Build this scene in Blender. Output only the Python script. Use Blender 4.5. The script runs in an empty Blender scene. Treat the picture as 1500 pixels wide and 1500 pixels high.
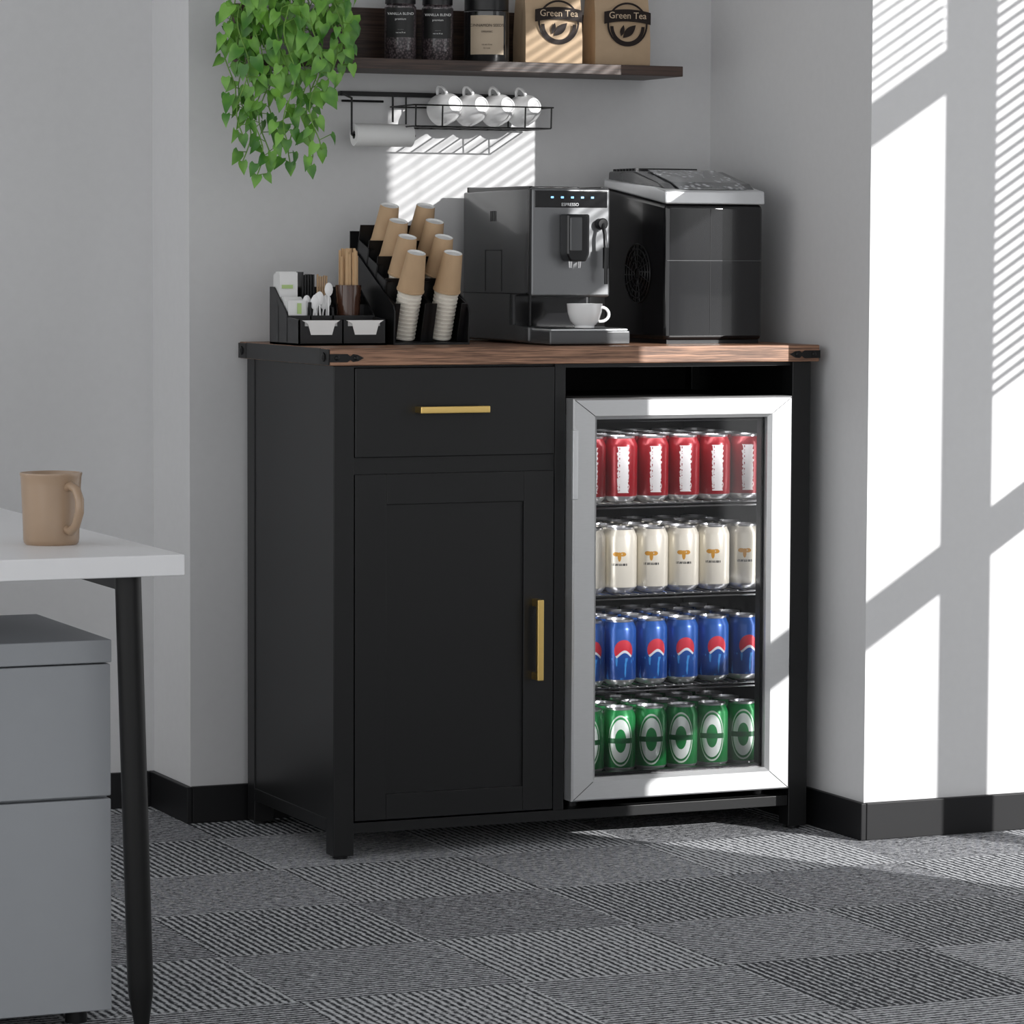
import bpy, bmesh, math, random
from mathutils import Matrix, Vector, Euler
random.seed(7)
sc=bpy.context.scene
COL=bpy.context.collection
try:
    sc.view_settings.view_transform='Standard'
    sc.view_settings.look='None'
except Exception: pass
PI=math.pi
# ------------------------------------------------------------------ nodes
def newmat(name):
    m=bpy.data.materials.new(name); m.use_nodes=True
    nt=m.node_tree; b=nt.nodes['Principled BSDF']; return m,nt,b
def M(nt,op,*ins):
    n=nt.nodes.new('ShaderNodeMath'); n.operation=op
    for i,v in enumerate(ins):
        if isinstance(v,(int,float)): n.inputs[i].default_value=v
        else: nt.links.new(v,n.inputs[i])
    return n.outputs[0]
def MIX(nt,fac,a,b):
    n=nt.nodes.new('ShaderNodeMix'); n.data_type='RGBA'
    for i,v in ((0,fac),(6,a),(7,b)):
        if isinstance(v,(int,float)): n.inputs[i].default_value=v
        elif isinstance(v,tuple): n.inputs[i].default_value=(v[0],v[1],v[2],1)
        else: nt.links.new(v,n.inputs[i])
    return n.outputs[2]
def COORD(nt,kind='Object',scale=(1,1,1)):
    t=nt.nodes.new('ShaderNodeTexCoord'); mp=nt.nodes.new('ShaderNodeMapping')
    mp.inputs['Scale'].default_value=scale
    nt.links.new(t.outputs[kind],mp.inputs[0]); return mp.outputs[0]
def NOISE(nt,co,scale,detail=3,rough=.5):
    n=nt.nodes.new('ShaderNodeTexNoise'); n.inputs['Scale'].default_value=scale
    n.inputs['Detail'].default_value=detail; n.inputs['Roughness'].default_value=rough
    nt.links.new(co,n.inputs['Vector']); return n.outputs[0]
def SMOOTH(nt,v,lo,hi):
    n=nt.nodes.new('ShaderNodeMapRange'); n.interpolation_type='SMOOTHSTEP'
    nt.links.new(v,n.inputs[0]); n.inputs[1].default_value=lo; n.inputs[2].default_value=hi
    return n.outputs[0]
def BUMP(nt,b,h,strength,dist=.001):
    n=nt.nodes.new('ShaderNodeBump'); n.inputs['Strength'].default_value=strength
    n.inputs['Distance'].default_value=dist; nt.links.new(h,n.inputs['Height'])
    nt.links.new(n.outputs[0],b.inputs['Normal'])
def mat(name,c,rough=.5,metal=0.,var=.06,scale=30,bump=0.,co=None,coat=0.,emis=None,spec=None,cs=(1,1,1)):
    m,nt,b=newmat(name)
    co=COORD(nt,'Object',cs); f=NOISE(nt,co,scale)
    lo=tuple(max(0,x*(1-var)) for x in c); hi=tuple(min(1,x*(1+var)) for x in c)
    nt.links.new(MIX(nt,f,lo,hi),b.inputs['Base Color'])
    b.inputs['Roughness'].default_value=rough; b.inputs['Metallic'].default_value=metal
    b.inputs['Coat Weight'].default_value=coat
    if spec is not None: b.inputs['Specular IOR Level'].default_value=spec
    if bump: BUMP(nt,b,f,bump)
    if emis: b.inputs['Emission Color'].default_value=(*c,1); b.inputs['Emission Strength'].default_value=emis
    return m
def woodmat(name,c1,c2,rough=.45,ax=0,scale=1.):
    m,nt,b=newmat(name)
    s=[34*scale]*3; s[ax]=1.8*scale
    co=COORD(nt,'Object',tuple(s)); n1=NOISE(nt,co,1.6,6,.65)
    s2=[300*scale]*3; s2[ax]=7*scale
    co2=COORD(nt,'Object',tuple(s2)); n2=NOISE(nt,co2,1.5,3,.6)
    v=M(nt,'ADD',M(nt,'MULTIPLY',n1,.45),M(nt,'MULTIPLY',n2,.55))
    f=SMOOTH(nt,v,.38,.62)
    nt.links.new(MIX(nt,f,c1,c2),b.inputs['Base Color'])
    b.inputs['Roughness'].default_value=rough; BUMP(nt,b,v,.25)
    return m
# ------------------------------------------------------------------ mesh helpers
def link(ob,parent=None):
    COL.objects.link(ob)
    if parent is not None:
        ob.parent=parent; ob.matrix_parent_inverse=Matrix.Translation(-parent.location)
    return ob
def empty(name,loc):
    e=bpy.data.objects.new(name,None); e.location=loc; e.empty_display_size=.05
    COL.objects.link(e); return e
def finish(bm,name,mats,parent=None,smooth=False,mtx=None,wn=False):
    if mtx is not None: bmesh.ops.transform(bm,matrix=mtx,verts=bm.verts)
    bmesh.ops.recalc_face_normals(bm,faces=bm.faces)
    me=bpy.data.meshes.new(name); bm.to_mesh(me); bm.free()
    if not isinstance(mats,(list,tuple)): mats=[mats]
    for m in mats: me.materials.append(m)
    if smooth:
        for p in me.polygons: p.use_smooth=True
        if not wn:
            try: me.set_sharp_from_angle(angle=math.radians(38))
            except Exception: pass
    ob=link(bpy.data.objects.new(name,me),parent)
    if wn:
        w=ob.modifiers.new('wn','WEIGHTED_NORMAL'); w.weight=100; w.mode='FACE_AREA'
    return ob
def addbox(bm,a,b,mi=0):
    vs=[bm.verts.new((x,y,z)) for x in (a[0],b[0]) for y in (a[1],b[1]) for z in (a[2],b[2])]
    for q in ((0,1,3,2),(4,6,7,5),(0,4,5,1),(2,3,7,6),(0,2,6,4),(1,5,7,3)):
        f=bm.faces.new([vs[i] for i in q]); f.material_index=mi
def box(name,a,b,m,parent=None,bev=0.,seg=2,mtx=None):
    bm=bmesh.new(); addbox(bm,a,b)
    if bev: bmesh.ops.bevel(bm,geom=bm.edges[:],offset=bev,segments=seg,affect='EDGES',profile=.5)
    return finish(bm,name,m,parent,bev>0,mtx,wn=bev>0)
def boxes(name,lst,m,parent=None,bev=0.,mtx=None):
    bm=bmesh.new()
    for l in lst: addbox(bm,l[0],l[1],l[2] if len(l)>2 else 0)
    if bev: bmesh.ops.bevel(bm,geom=bm.edges[:],offset=bev,segments=2,affect='EDGES',profile=.5)
    return finish(bm,name,m,parent,bev>0,mtx,wn=bev>0)
def prism(name,poly,ax,lo,hi,m,parent=None,bev=0.,seg=2,mtx=None):
    bm=bmesh.new()
    def P(p,v):
        l=[p[0],p[1]]; l.insert(ax,v); return l
    A=[bm.verts.new(P(p,lo)) for p in poly]; B=[bm.verts.new(P(p,hi)) for p in poly]
    bm.faces.new(A); bm.faces.new(B[::-1]); n=len(poly)
    for i in range(n): bm.faces.new([A[i],A[(i+1)%n],B[(i+1)%n],B[i]])
    if bev: bmesh.ops.bevel(bm,geom=bm.edges[:],offset=bev,segments=seg,affect='EDGES',profile=.5)
    return finish(bm,name,m,parent,bev>0,mtx,wn=bev>0)
def addlathe(bm,prof,mtx,seg=32,a0=0.,uv=None,close=True):
    zs=[p[1] for p in prof]; z0,z1=min(zs),max(zs)
    rings=[]
    for p in prof:
        if p[0]<1e-6: rings.append([bm.verts.new(mtx@Vector((0,0,p[1])))])
        else: rings.append([bm.verts.new(mtx@Vector((p[0]*math.cos(a0+2*PI*i/seg),p[0]*math.sin(a0+2*PI*i/seg),p[1]))) for i in range(seg)])
    for k in range(len(prof)-1):
        A,B=rings[k],rings[k+1]; mi=prof[k][2] if len(prof[k])>2 else 0
        for i in range(seg):
            j=(i+1)%seg
            if len(A)==1 and len(B)==1: continue
            if len(A)==1: vs=[A[0],B[j],B[i]]; us=[i+.5,i+1,i]; hs=[k,k+1,k+1]
            elif len(B)==1: vs=[A[i],A[j],B[0]]; us=[i,i+1,i+.5]; hs=[k,k,k+1]
            else: vs=[A[i],A[j],B[j],B[i]]; us=[i,i+1,i+1,i]; hs=[k,k,k+1,k+1]
            f=bm.faces.new(vs); f.material_index=mi; f.smooth=True
            if uv is not None:
                for l,u,h in zip(f.loops,us,hs): l[uv].uv=(u/seg,(prof[h][1]-z0)/(z1-z0))
def lathe(name,prof,mtx,m,parent=None,seg=32,sm=True):
    bm=bmesh.new(); addlathe(bm,prof,mtx,seg); return finish(bm,name,m,parent,sm)
def T(x,y,z): return Matrix.Translation((x,y,z))
def R(a,ax): return Matrix.Rotation(a,4,ax)
def addtube(bm,pts,r,seg=8,cyc=False,mi=0,r2=None):
    pts=[Vector(p) for p in pts]; n=len(pts); rings=[]
    prev=None
    for i,p in enumerate(pts):
        if cyc: d=(pts[(i+1)%n]-pts[i-1])
        else: d=pts[min(i+1,n-1)]-pts[max(i-1,0)]
        d.normalize()
        if prev is None:
            up=Vector((0,0,1)) if abs(d.z)<.9 else Vector((1,0,0))
            x=d.cross(up).normalized()
        else:
            x=(prev-d*prev.dot(d)).normalized()
        y=d.cross(x); prev=x
        rr=r if r2 is None else r+(r2-r)*i/(n-1)
        rings.append([bm.verts.new(p+(x*math.cos(2*PI*k/seg)+y*math.sin(2*PI*k/seg))*rr) for k in range(seg)])
    for i in range(n if cyc else n-1):
        A,B=rings[i],rings[(i+1)%n]
        for k in range(seg):
            f=bm.faces.new([A[k],A[(k+1)%seg],B[(k+1)%seg],B[k]]); f.smooth=True; f.material_index=mi
    if not cyc:
        f=bm.faces.new(rings[0][::-1]); f.material_index=mi
        f=bm.faces.new(rings[-1]); f.material_index=mi
def tubes(name,lst,r,m,parent=None,seg=8,mtx=None):
    bm=bmesh.new()
    for l in lst:
        pts,cyc=l if isinstance(l,tuple) else (l,False)
        if not cyc and len(pts)>2:
            for a,b in zip(pts[:-1],pts[1:]): addtube(bm,[a,b],r,seg)
        elif cyc:
            for a,b in zip(pts,pts[1:]+pts[:1]): addtube(bm,[a,b],r,seg)
        else: addtube(bm,pts,r,seg)
    return finish(bm,name,m,parent,True,mtx)
def sweep(name,pts,r,m,parent=None,seg=12,cyc=False,mtx=None,r2=None):
    bm=bmesh.new(); addtube(bm,pts,r,seg,cyc,0,r2); return finish(bm,name,m,parent,True,mtx)
def text(name,body,size,loc,m,parent=None,rz=0.,ext=.0003,sx=1.):
    cu=bpy.data.curves.new(name,'FONT'); cu.body=body; cu.size=size; cu.extrude=ext
    cu.align_x='CENTER'; cu.align_y='CENTER'; cu.resolution_u=3
    tmp=bpy.data.objects.new(name+'_t',cu); COL.objects.link(tmp)
    dg=bpy.context.evaluated_depsgraph_get(); dg.update()
    me=bpy.data.meshes.new_from_object(tmp.evaluated_get(dg)); bpy.data.objects.remove(tmp)
    me.transform(T(*loc)@R(rz,'Z')@R(PI/2,'X')@Matrix.Diagonal((sx,1,1,1)))
    me.materials.clear(); me.materials.append(m)
    ob=bpy.data.objects.new(name,me); return link(ob,parent)
# ------------------------------------------------------------------ materials
m_wall,nt,b=newmat('wall_paint')
co=COORD(nt); nn=NOISE(nt,co,60,3)
nt.links.new(MIX(nt,nn,(.64,.64,.645),(.68,.68,.685)),b.inputs['Base Color']); b.inputs['Roughness'].default_value=.75
b.inputs['Specular IOR Level'].default_value=.25
BUMP(nt,b,nn,.04)
m_base=mat('black_baseboard',(.008,.008,.009),.45,spec=.3)
m_black=mat('matte_black_laminate',(.0075,.0076,.008),.34,bump=.02,scale=120,spec=.4)
m_blackd=mat('black_interior',(.006,.006,.0065),.6,spec=.2)
m_wood=woodmat('rustic_brown_wood',(.085,.038,.020),(.42,.225,.135))
m_shelf=woodmat('dark_walnut',(.020,.011,.008),(.075,.043,.031))
m_gold=mat('brushed_gold',(.92,.64,.22),.3,1.,cs=(1,1,40))
m_iron=mat('black_iron',(.009,.009,.009),.4,.3,spec=.4)
m_steel=mat('brushed_stainless',(.58,.585,.59),.42,.7,var=.05,scale=60,cs=(1,1,8))
m_chrome=mat('chrome_wire',(.6,.6,.6),.2,1.)
m_bplast=mat('black_plastic',(.008,.008,.009),.3,spec=.4)
m_white=mat('white_ceramic',(.86,.86,.86),.2,coat=.4,var=.02)
m_paper=mat('white_paper',(.82,.82,.81),.8,var=.03)
m_kraft=mat('kraft_paper',(.50,.34,.20),.75,var=.08,scale=80,cs=(1,1,.3))
m_rim=mat('cup_rim_paper',(.80,.76,.68),.6)
m_bag=mat('kraft_bag',(.50,.36,.23),.7,var=.08,scale=40,bump=.15)
m_ink=mat('dark_ink',(.022,.015,.013),.6,spec=.2)
m_bagtxt=mat('kraft_print',(.62,.48,.34),.7)
m_glossgray=mat('espresso_gray',(.085,.087,.09),.25,.3,coat=.3)
m_front=mat('brushed_dark_metal',(.19,.193,.198),.36,.85,var=.04,scale=60,cs=(40,1,1))
m_glossblk=mat('gloss_black',(.006,.006,.007),.14,coat=.25)
m_deskw=mat('white_desktop',(.80,.80,.81),.4,var=.02)
m_grayd=mat('gray_drawer',(.32,.335,.355),.5,var=.02)
m_mug=mat('tan_ceramic',(.36,.25,.165),.35,coat=.2)
m_stick=mat('birch_stick',(.60,.40,.22),.7)
m_spoon=mat('white_plastic',(.85,.85,.85),.35)
m_greenp=mat('green_packet',(.45,.6,.25),.6)
m_amber=mat('brown_glass',(.07,.03,.018),.15,coat=.5)
m_led=mat('blue_led',(.25,.6,1.),.4,emis=1.6)
m_silver=mat('silver_trim',(.72,.73,.74),.3,.5)
m_ice,nt,b=newmat('ice_window')
co=COORD(nt); v=nt.nodes.new('ShaderNodeTexVoronoi'); v.inputs['Scale'].default_value=80; nt.links.new(co,v.inputs['Vector'])
nz=NOISE(nt,co,18,2)
nt.links.new(MIX(nt,M(nt,'MULTIPLY',SMOOTH(nt,v.outputs['Distance'],.6,.1),SMOOTH(nt,nz,.38,.55)),(.10,.105,.11),(.75,.77,.80)),b.inputs['Base Color']); b.inputs['Roughness'].default_value=.1; b.inputs['Coat Weight'].default_value=.7
m_seed,nt,b=newmat('seeds_in_glass')
co=COORD(nt); v=nt.nodes.new('ShaderNodeTexVoronoi'); v.inputs['Scale'].default_value=240; nt.links.new(co,v.inputs['Vector'])
nt.links.new(MIX(nt,SMOOTH(nt,v.outputs['Distance'],.2,.7),(.15,.12,.125),(.02,.014,.017)),b.inputs['Base Color']); b.inputs['Roughness'].default_value=.3; b.inputs['Coat Weight'].default_value=.8
m_jar=mat('dark_jar_glass',(.014,.014,.015),.12,coat=.6)
m_cream=mat('cream_label',(.52,.42,.31),.7)
m_lbl=mat('black_label',(.010,.010,.010),.5)
m_pot=mat('gray_planter',(.35,.35,.35),.7)
m_stem=mat('plant_stem',(.16,.32,.05),.6)
m_leaf,nt,b=newmat('pothos_leaf')
co=COORD(nt); nn=NOISE(nt,co,24,2)
nt.links.new(MIX(nt,SMOOTH(nt,nn,.3,.7),(.045,.18,.018),(.20,.45,.06)),b.inputs['Base Color']); b.inputs['Roughness'].default_value=.4
m_glass=bpy.data.materials.new('door_glass'); m_glass.use_nodes=True; nt=m_glass.node_tree; nt.nodes.clear()
o=nt.nodes.new('ShaderNodeOutputMaterial'); tr=nt.nodes.new('ShaderNodeBsdfTransparent'); gl=nt.nodes.new('ShaderNodeBsdfGlossy')
tr.inputs[0].default_value=(.90,.90,.91,1); gl.inputs['Roughness'].default_value=.04
fr=nt.nodes.new('ShaderNodeFresnel'); fr.inputs[0].default_value=1.4
mx=nt.nodes.new('ShaderNodeMixShader'); nt.links.new(fr.outputs[0],mx.inputs[0]); nt.links.new(tr.outputs[0],mx.inputs[1]); nt.links.new(gl.outputs[0],mx.inputs[2]); nt.links.new(mx.outputs[0],o.inputs[0])
# carpet
m_carpet,nt,b=newmat('carpet_tiles')
tc=nt.nodes.new('ShaderNodeTexCoord'); sp=nt.nodes.new('ShaderNodeSeparateXYZ'); nt.links.new(tc.outputs['Object'],sp.inputs[0])
X,Y=sp.outputs[0],sp.outputs[1]; S=.36
ix=M(nt,'FLOOR',M(nt,'DIVIDE',M(nt,'ADD',X,.12),S)); iy=M(nt,'FLOOR',M(nt,'DIVIDE',M(nt,'ADD',Y,.05),S))
par=M(nt,'FLOORED_MODULO',M(nt,'ADD',ix,iy),2.)
def sel(a,bb): return M(nt,'ADD',M(nt,'MULTIPLY',a,M(nt,'SUBTRACT',1.,par)),M(nt,'MULTIPLY',bb,par))
al=sel(Y,X); ac=sel(X,Y)
cb=nt.nodes.new('ShaderNodeCombineXYZ'); nt.links.new(M(nt,'MULTIPLY',al,150.),cb.inputs[0]); nt.links.new(M(nt,'MULTIPLY',ac,60.),cb.inputs[1])
n1=NOISE(nt,cb.outputs[0],1.,2,.6)
n2=NOISE(nt,tc.outputs['Object'],190.,3,.75)
wob=NOISE(nt,tc.outputs['Object'],40.,2,.5)
st=M(nt,'SINE',M(nt,'ADD',M(nt,'MULTIPLY',al,2*PI/.0135),M(nt,'MULTIPLY',wob,3.)))
v=M(nt,'ADD',M(nt,'MULTIPLY',st,.19),M(nt,'ADD',M(nt,'MULTIPLY',n1,.75),M(nt,'MULTIPLY',n2,.95)))
cbt=nt.nodes.new('ShaderNodeCombineXYZ'); nt.links.new(ix,cbt.inputs[0]); nt.links.new(iy,cbt.inputs[1])
wn=nt.nodes.new('ShaderNodeTexWhiteNoise'); wn.noise_dimensions='2D'; nt.links.new(cbt.outputs[0],wn.inputs['Vector'])
v=M(nt,'ADD',v,M(nt,'MULTIPLY',wn.outputs['Value'],.13))
f=SMOOTH(nt,v,.74,1.14)
nt.links.new(MIX(nt,f,(.032,.034,.040),(.60,.61,.63)),b.inputs['Base Color']); b.inputs['Roughness'].default_value=.95
b.inputs['Specular IOR Level'].default_value=.15
BUMP(nt,b,v,.5,.002)
# cans
def canmat(name,fn,rough=.3):
    m,nt,b=newmat(name)
    tc=nt.nodes.new('ShaderNodeTexCoord'); sp=nt.nodes.new('ShaderNodeSeparateXYZ'); nt.links.new(tc.outputs['UV'],sp.inputs[0])
    du=M(nt,'MULTIPLY',M(nt,'SUBTRACT',sp.outputs[0],.5),.20); dv=M(nt,'MULTIPLY',M(nt,'SUBTRACT',sp.outputs[1],.5),.125)
    c=fn(nt,du,dv,tc.outputs['UV']); nt.links.new(c,b.inputs['Base Color'])
    b.inputs['Roughness'].default_value=rough; b.inputs['Metallic'].default_value=.25; return m
def lt(nt,a,bb): return M(nt,'LESS_THAN',a,bb)
def gt(nt,a,bb): return M(nt,'GREATER_THAN',a,bb)
def AND(nt,*a):
    r=a[0]
    for x in a[1:]: r=M(nt,'MULTIPLY',r,x)
    return r
def ab(nt,a): return M(nt,'ABSOLUTE',a)
def uvn(nt,uv,sx,sy):
    mp=nt.nodes.new('ShaderNodeMapping'); mp.inputs['Scale'].default_value=(sx,sy,1); nt.links.new(uv,mp.inputs[0]); return NOISE(nt,mp.outputs[0],1.,2)
def ell(nt,du,dv,cx,cy,rx,ry):
    a=M(nt,'DIVIDE',M(nt,'SUBTRACT',du,cx),rx); c=M(nt,'DIVIDE',M(nt,'SUBTRACT',dv,cy),ry)
    return M(nt,'SQRT',M(nt,'ADD',M(nt,'MULTIPLY',a,a),M(nt,'MULTIPLY',c,c)))
def f_red(nt,du,dv,uv):
    n=uvn(nt,uv,60,26)
    e=M(nt,'ADD',.0105,M(nt,'MULTIPLY',M(nt,'SUBTRACT',n,.5),.012))
    r=AND(nt,M(nt,'LESS_THAN',ab(nt,M(nt,'SUBTRACT',du,.006)),e),lt(nt,ab(nt,M(nt,'ADD',dv,.001)),.044))
    n3=uvn(nt,uv,3,50)
    w=AND(nt,r,M(nt,'SUBTRACT',1.,AND(nt,gt(nt,n3,.5),lt(nt,ab(nt,M(nt,'ADD',du,.001)),.0009))))
    return MIX(nt,w,(.25,.007,.013),(.78,.76,.75))
def f_cream(nt,du,dv,uv):
    n=uvn(nt,uv,70,26)
    body=lt(nt,ell(nt,du,dv,.0,.007,.0035,.009),1.)
    wing=lt(nt,ell(nt,ab(nt,du),dv,.0065,.012,.0065,.0042),1.)
    e=AND(nt,M(nt,'MAXIMUM',body,wing),gt(nt,n,.32))
    c=MIX(nt,e,(.70,.66,.56),(.52,.25,.03))
    n2=uvn(nt,uv,150,10); t=AND(nt,lt(nt,ab(nt,M(nt,'ADD',dv,.008)),.0022),lt(nt,ab(nt,du),.015),gt(nt,n2,.46))
    return MIX(nt,t,c,(.03,.03,.03))
def f_blue(nt,du,dv,uv):
    w=M(nt,'MULTIPLY',M(nt,'SINE',M(nt,'MULTIPLY',du,150.)),.006)
    e=lt(nt,ell(nt,du,dv,.009,.004,.019,.021),1.)
    up=M(nt,'SUBTRACT',M(nt,'SUBTRACT',dv,.0),w)
    c=MIX(nt,SMOOTH(nt,dv,-.06,.06),(.010,.05,.22),(.015,.09,.36))
    c=MIX(nt,AND(nt,e,gt(nt,up,-.006)),c,(.66,.68,.72))
    c=MIX(nt,AND(nt,e,gt(nt,up,-.001)),c,(.55,.03,.05))
    n=uvn(nt,uv,22,3); return MIX(nt,AND(nt,gt(nt,n,.6),lt(nt,dv,-.01)),c,(.05,.25,.6))
def f_green(nt,du,dv,uv):
    d=ell(nt,du,dv,.0,.0,.0245,.049)
    ring=AND(nt,lt(nt,d,1.),gt(nt,d,.93)); inner=AND(nt,lt(nt,d,.84),gt(nt,d,.46))
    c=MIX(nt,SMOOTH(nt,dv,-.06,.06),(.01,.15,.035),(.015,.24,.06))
    c=MIX(nt,ring,c,(.6,.7,.6)); c=MIX(nt,inner,c,(.72,.77,.72))
    return MIX(nt,AND(nt,lt(nt,ab(nt,dv),.005),lt(nt,d,1.)),c,(.01,.10,.03))
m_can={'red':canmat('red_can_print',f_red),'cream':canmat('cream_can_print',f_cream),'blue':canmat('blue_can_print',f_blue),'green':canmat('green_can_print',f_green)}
m_alu=mat('aluminium',(.62,.62,.63),.3,.9)

# ------------------------------------------------------------------ room
XR,YR,XL,YB,YL=1.016,-.1655,-.107,.508,.74
XW=2.0; CZ=2.8; WT=.02
box('floor',(-4,-8,-.1),(2.2,.95,0),m_carpet)
box('ceiling',(-4,-8,CZ),(2.2,.95,CZ+.1),m_wall)
box('wall_back',(XL,YB,0),(XR,.95,CZ),m_wall)
box('wall_back_left',(-4,YL,0),(XL,.95,CZ),m_wall)
box('wall_back_right',(XR,YR,0),(2.2,.95,CZ),m_wall)
p1=(-2.42,-1.5705); p2=(-1.42,-.57); zb,zt=.25,2.5
bx=[((XW,-8,0),(XW+WT,p1[0],CZ)),((XW,p1[1],0),(XW+WT,p2[0],CZ)),((XW,p2[1],0),(XW+WT,YR,CZ)),
    ((XW,p1[0],0),(XW+WT,p1[1],zb)),((XW,p2[0],0),(XW+WT,p2[1],zb)),
    ((XW,p1[0],zt),(XW+WT,p1[1],CZ)),((XW,p2[0],zt),(XW+WT,p2[1],CZ))]
boxes('wall_right',bx,m_wall)
for i,(a,c) in enumerate((p1,p2)):
    t=.008
    fr=[((XW+.002,a,zb),(XW+.018,a+t,zt)),((XW+.002,c-t,zb),(XW+.018,c,zt)),((XW+.002,a,zb),(XW+.018,c,zb+t)),((XW+.002,a,zt-t),(XW+.018,c,zt)),
        ((XW+.005,a,1.003),(XW+.015,c,1.092))]
    if i==0: fr.append(((XW+.005,a,1.955),(XW+.015,c,2.035)))
    boxes('window_%d'%(i+1),fr,m_silver)
    z0=2.045 if i==0 else 1.30
    dp=.0058 if i==0 else .0075
    sl=[]; z=z0
    while z<zt-.02:
        sl.append(((XW-.006-dp,a+.004,z),(XW-.006+dp,c-.004,z+.0015))); z+=.0225
    sl.append(((XW-.014,a+.004,zt-.03),(XW-.001,c-.004,zt-.001)))
    for yy in (a+.15,c-.15): sl.append(((XW-.0065,yy,z0),(XW-.0055,yy+.001,zt)))
    boxes('window_blind' if i==0 else 'window_blind.001',sl,m_spoon)
bh,bt=.072,.012
box('baseboard_back',(XL,YB-bt,0),(XR,YB,bh),m_base,bev=.002)
box('baseboard_return_left',(XL-bt,YB-bt,0),(XL,YL,bh),m_base,bev=.002)
box('baseboard_back_left',(-4,YL-bt,0),(XL-bt,YL,bh),m_base,bev=.002)
box('baseboard_return_right',(XR-bt,YR-bt,0),(XR,YB-bt,bh),m_base,bev=.002)
box('baseboard_back_right',(XR,YR-bt,0),(XW-.02,YR,bh),m_base,bev=.002)

# ------------------------------------------------------------------ cabinet
W,D,H=.982,.4776,.94
cab=empty('coffee_bar_cabinet',(W/2,D/2,0))
ct=box('countertop',(-.012,-.012,H-.032),(W+.012,D+.01,H),m_wood,cab,bev=.002)
ps=.040
for i,(x,y) in enumerate(((0,0),(W-ps,0),(0,D-ps),(W-ps,D-ps))):
    box('post_%d'%(i+1),(x,y,0.006),(x+ps,y+ps,H-.032),m_black,cab,bev=.0015)
    lathe('foot_%d'%(i+1),[(0,0),(.014,0),(.014,.008),(0,.008)],T(x+ps/2,y+ps/2,0),m_bplast,cab,16)
box('side_panel_left',(.002,ps,.055),(.022,D-ps,H-.032),m_black,cab)
box('side_panel_right',(W-.022,ps,.055),(W-.002,D-ps,H-.032),m_black,cab)
box('side_rail_left',(.000,ps,.048),(.026,D-ps,.072),m_black,cab,bev=.001)
box('side_rail_right',(W-.026,ps,.048),(W,D-ps,.072),m_black,cab,bev=.001)
box('bottom_rail',(ps,.004,.046),(W-ps,.024,.066),m_black,cab,bev=.001)
box('bottom_panel',(.022,.024,.052),(W-.022,D-.01,.066),m_black,cab)
box('back_panel',(.022,D-.012,.066),(W-.022,D-.004,H-.032),m_blackd,cab)
box('divider',(.4425,.003,.066),(.4645,D-.012,H-.032),m_black,cab,bev=.001)
box('top_rail',(ps,.010,H-.040),(W-ps,.028,H-.032),m_black,cab)
box('mid_rail',(ps,.006,.700),(.4425,.03,.745),m_black,cab)
box('drawer_front',(.0415,-.001,.739),(.4405,.018,.9035),m_black,cab,bev=.002)
dx0,dx1,dz0,dz1=.0415,.4395,.0695,.7085
ix0,ix1,iz0,iz1=.1032,.3783,.117,.652
boxes('door_frame',[((dx0,-.001,dz0),(ix0,.018,dz1)),((ix1,-.001,dz0),(dx1,.018,dz1)),((ix0,-.001,dz0),(ix1,.018,iz0)),((ix0,-.001,iz1),(ix1,.018,dz1))],m_black,cab,bev=.0013)
box('door_panel',(ix0-.002,.0045,iz0-.002),(ix1+.002,.015,iz1+.002),m_black,cab)
def handle(name,c,L,vert):
    x,y,z=c; h=L/2; t=.0065
    if vert:
        l=[((x-t,y,z-h),(x+t,y+.009,z+h)),((x-t*.9,y+.004,z-h),(x+t*.9,.001,z-h+.014)),((x-t*.9,y+.004,z+h-.014),(x+t*.9,.001,z+h))]
    else:
        l=[((x-h,y,z-t),(x+h,y+.009,z+t)),((x-h,y+.004,z-t*.9),(x-h+.014,.001,z+t*.9)),((x+h-.014,y+.004,z-t*.9),(x+h,.001,z+t*.9))]
    boxes(name,l,m_gold,cab,bev=.0016)
handle('drawer_handle',(.2285,-.030,.826),.138,False)
handle('door_handle',(.4015,-.030,.393),.152,True)
def strap(name,x0,dirn):
    y=-.0125; z=H-.018
    pts=[(0,-.0075),(.034,-.0075),(.040,-.003),(.045,-.007),(.054,-.006),(.066,0),(.054,.006),(.045,.007),(.040,.003),(.034,.0075),(0,.0075)]
    prism(name,[(x0+dirn*p[0],z+p[1]) for p in pts],1,y-.0015,y,m_iron,cab)
    for k,dx in enumerate((.014,.050)):
        lathe(name+'_bolt_%d'%k,[(.0045,0),(.0045,.0015),(.0025,.003),(0,.0033)],T(x0+dirn*dx,y-.0015,z)@R(PI/2,'X'),m_iron,cab,12)
strap('strap_left',-.0125,1); strap('strap_right',W+.0125,-1)
for k,(y0,y1) in enumerate(((-.012,.035),(D-.035,D+.01))):
    box('side_bracket_%d'%k,(-.0145,y0,H-.031),(-.0122,y1,H-.002),m_iron,cab,bev=.0005)
    yy=y0+.024
    lathe('side_bolt_%d'%k,[(.0085,0),(.0085,.002),(.004,.004),(0,.0045)],T(-.0145,yy,H-.0165)@R(-PI/2,'Y'),m_iron,cab,6)
box('side_edge_shade',(-.0135,.035,H-.031),(-.0118,D-.035,H-.001),m_black,cab)  # black strip over the wood end, shade of the left side put into colour

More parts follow.
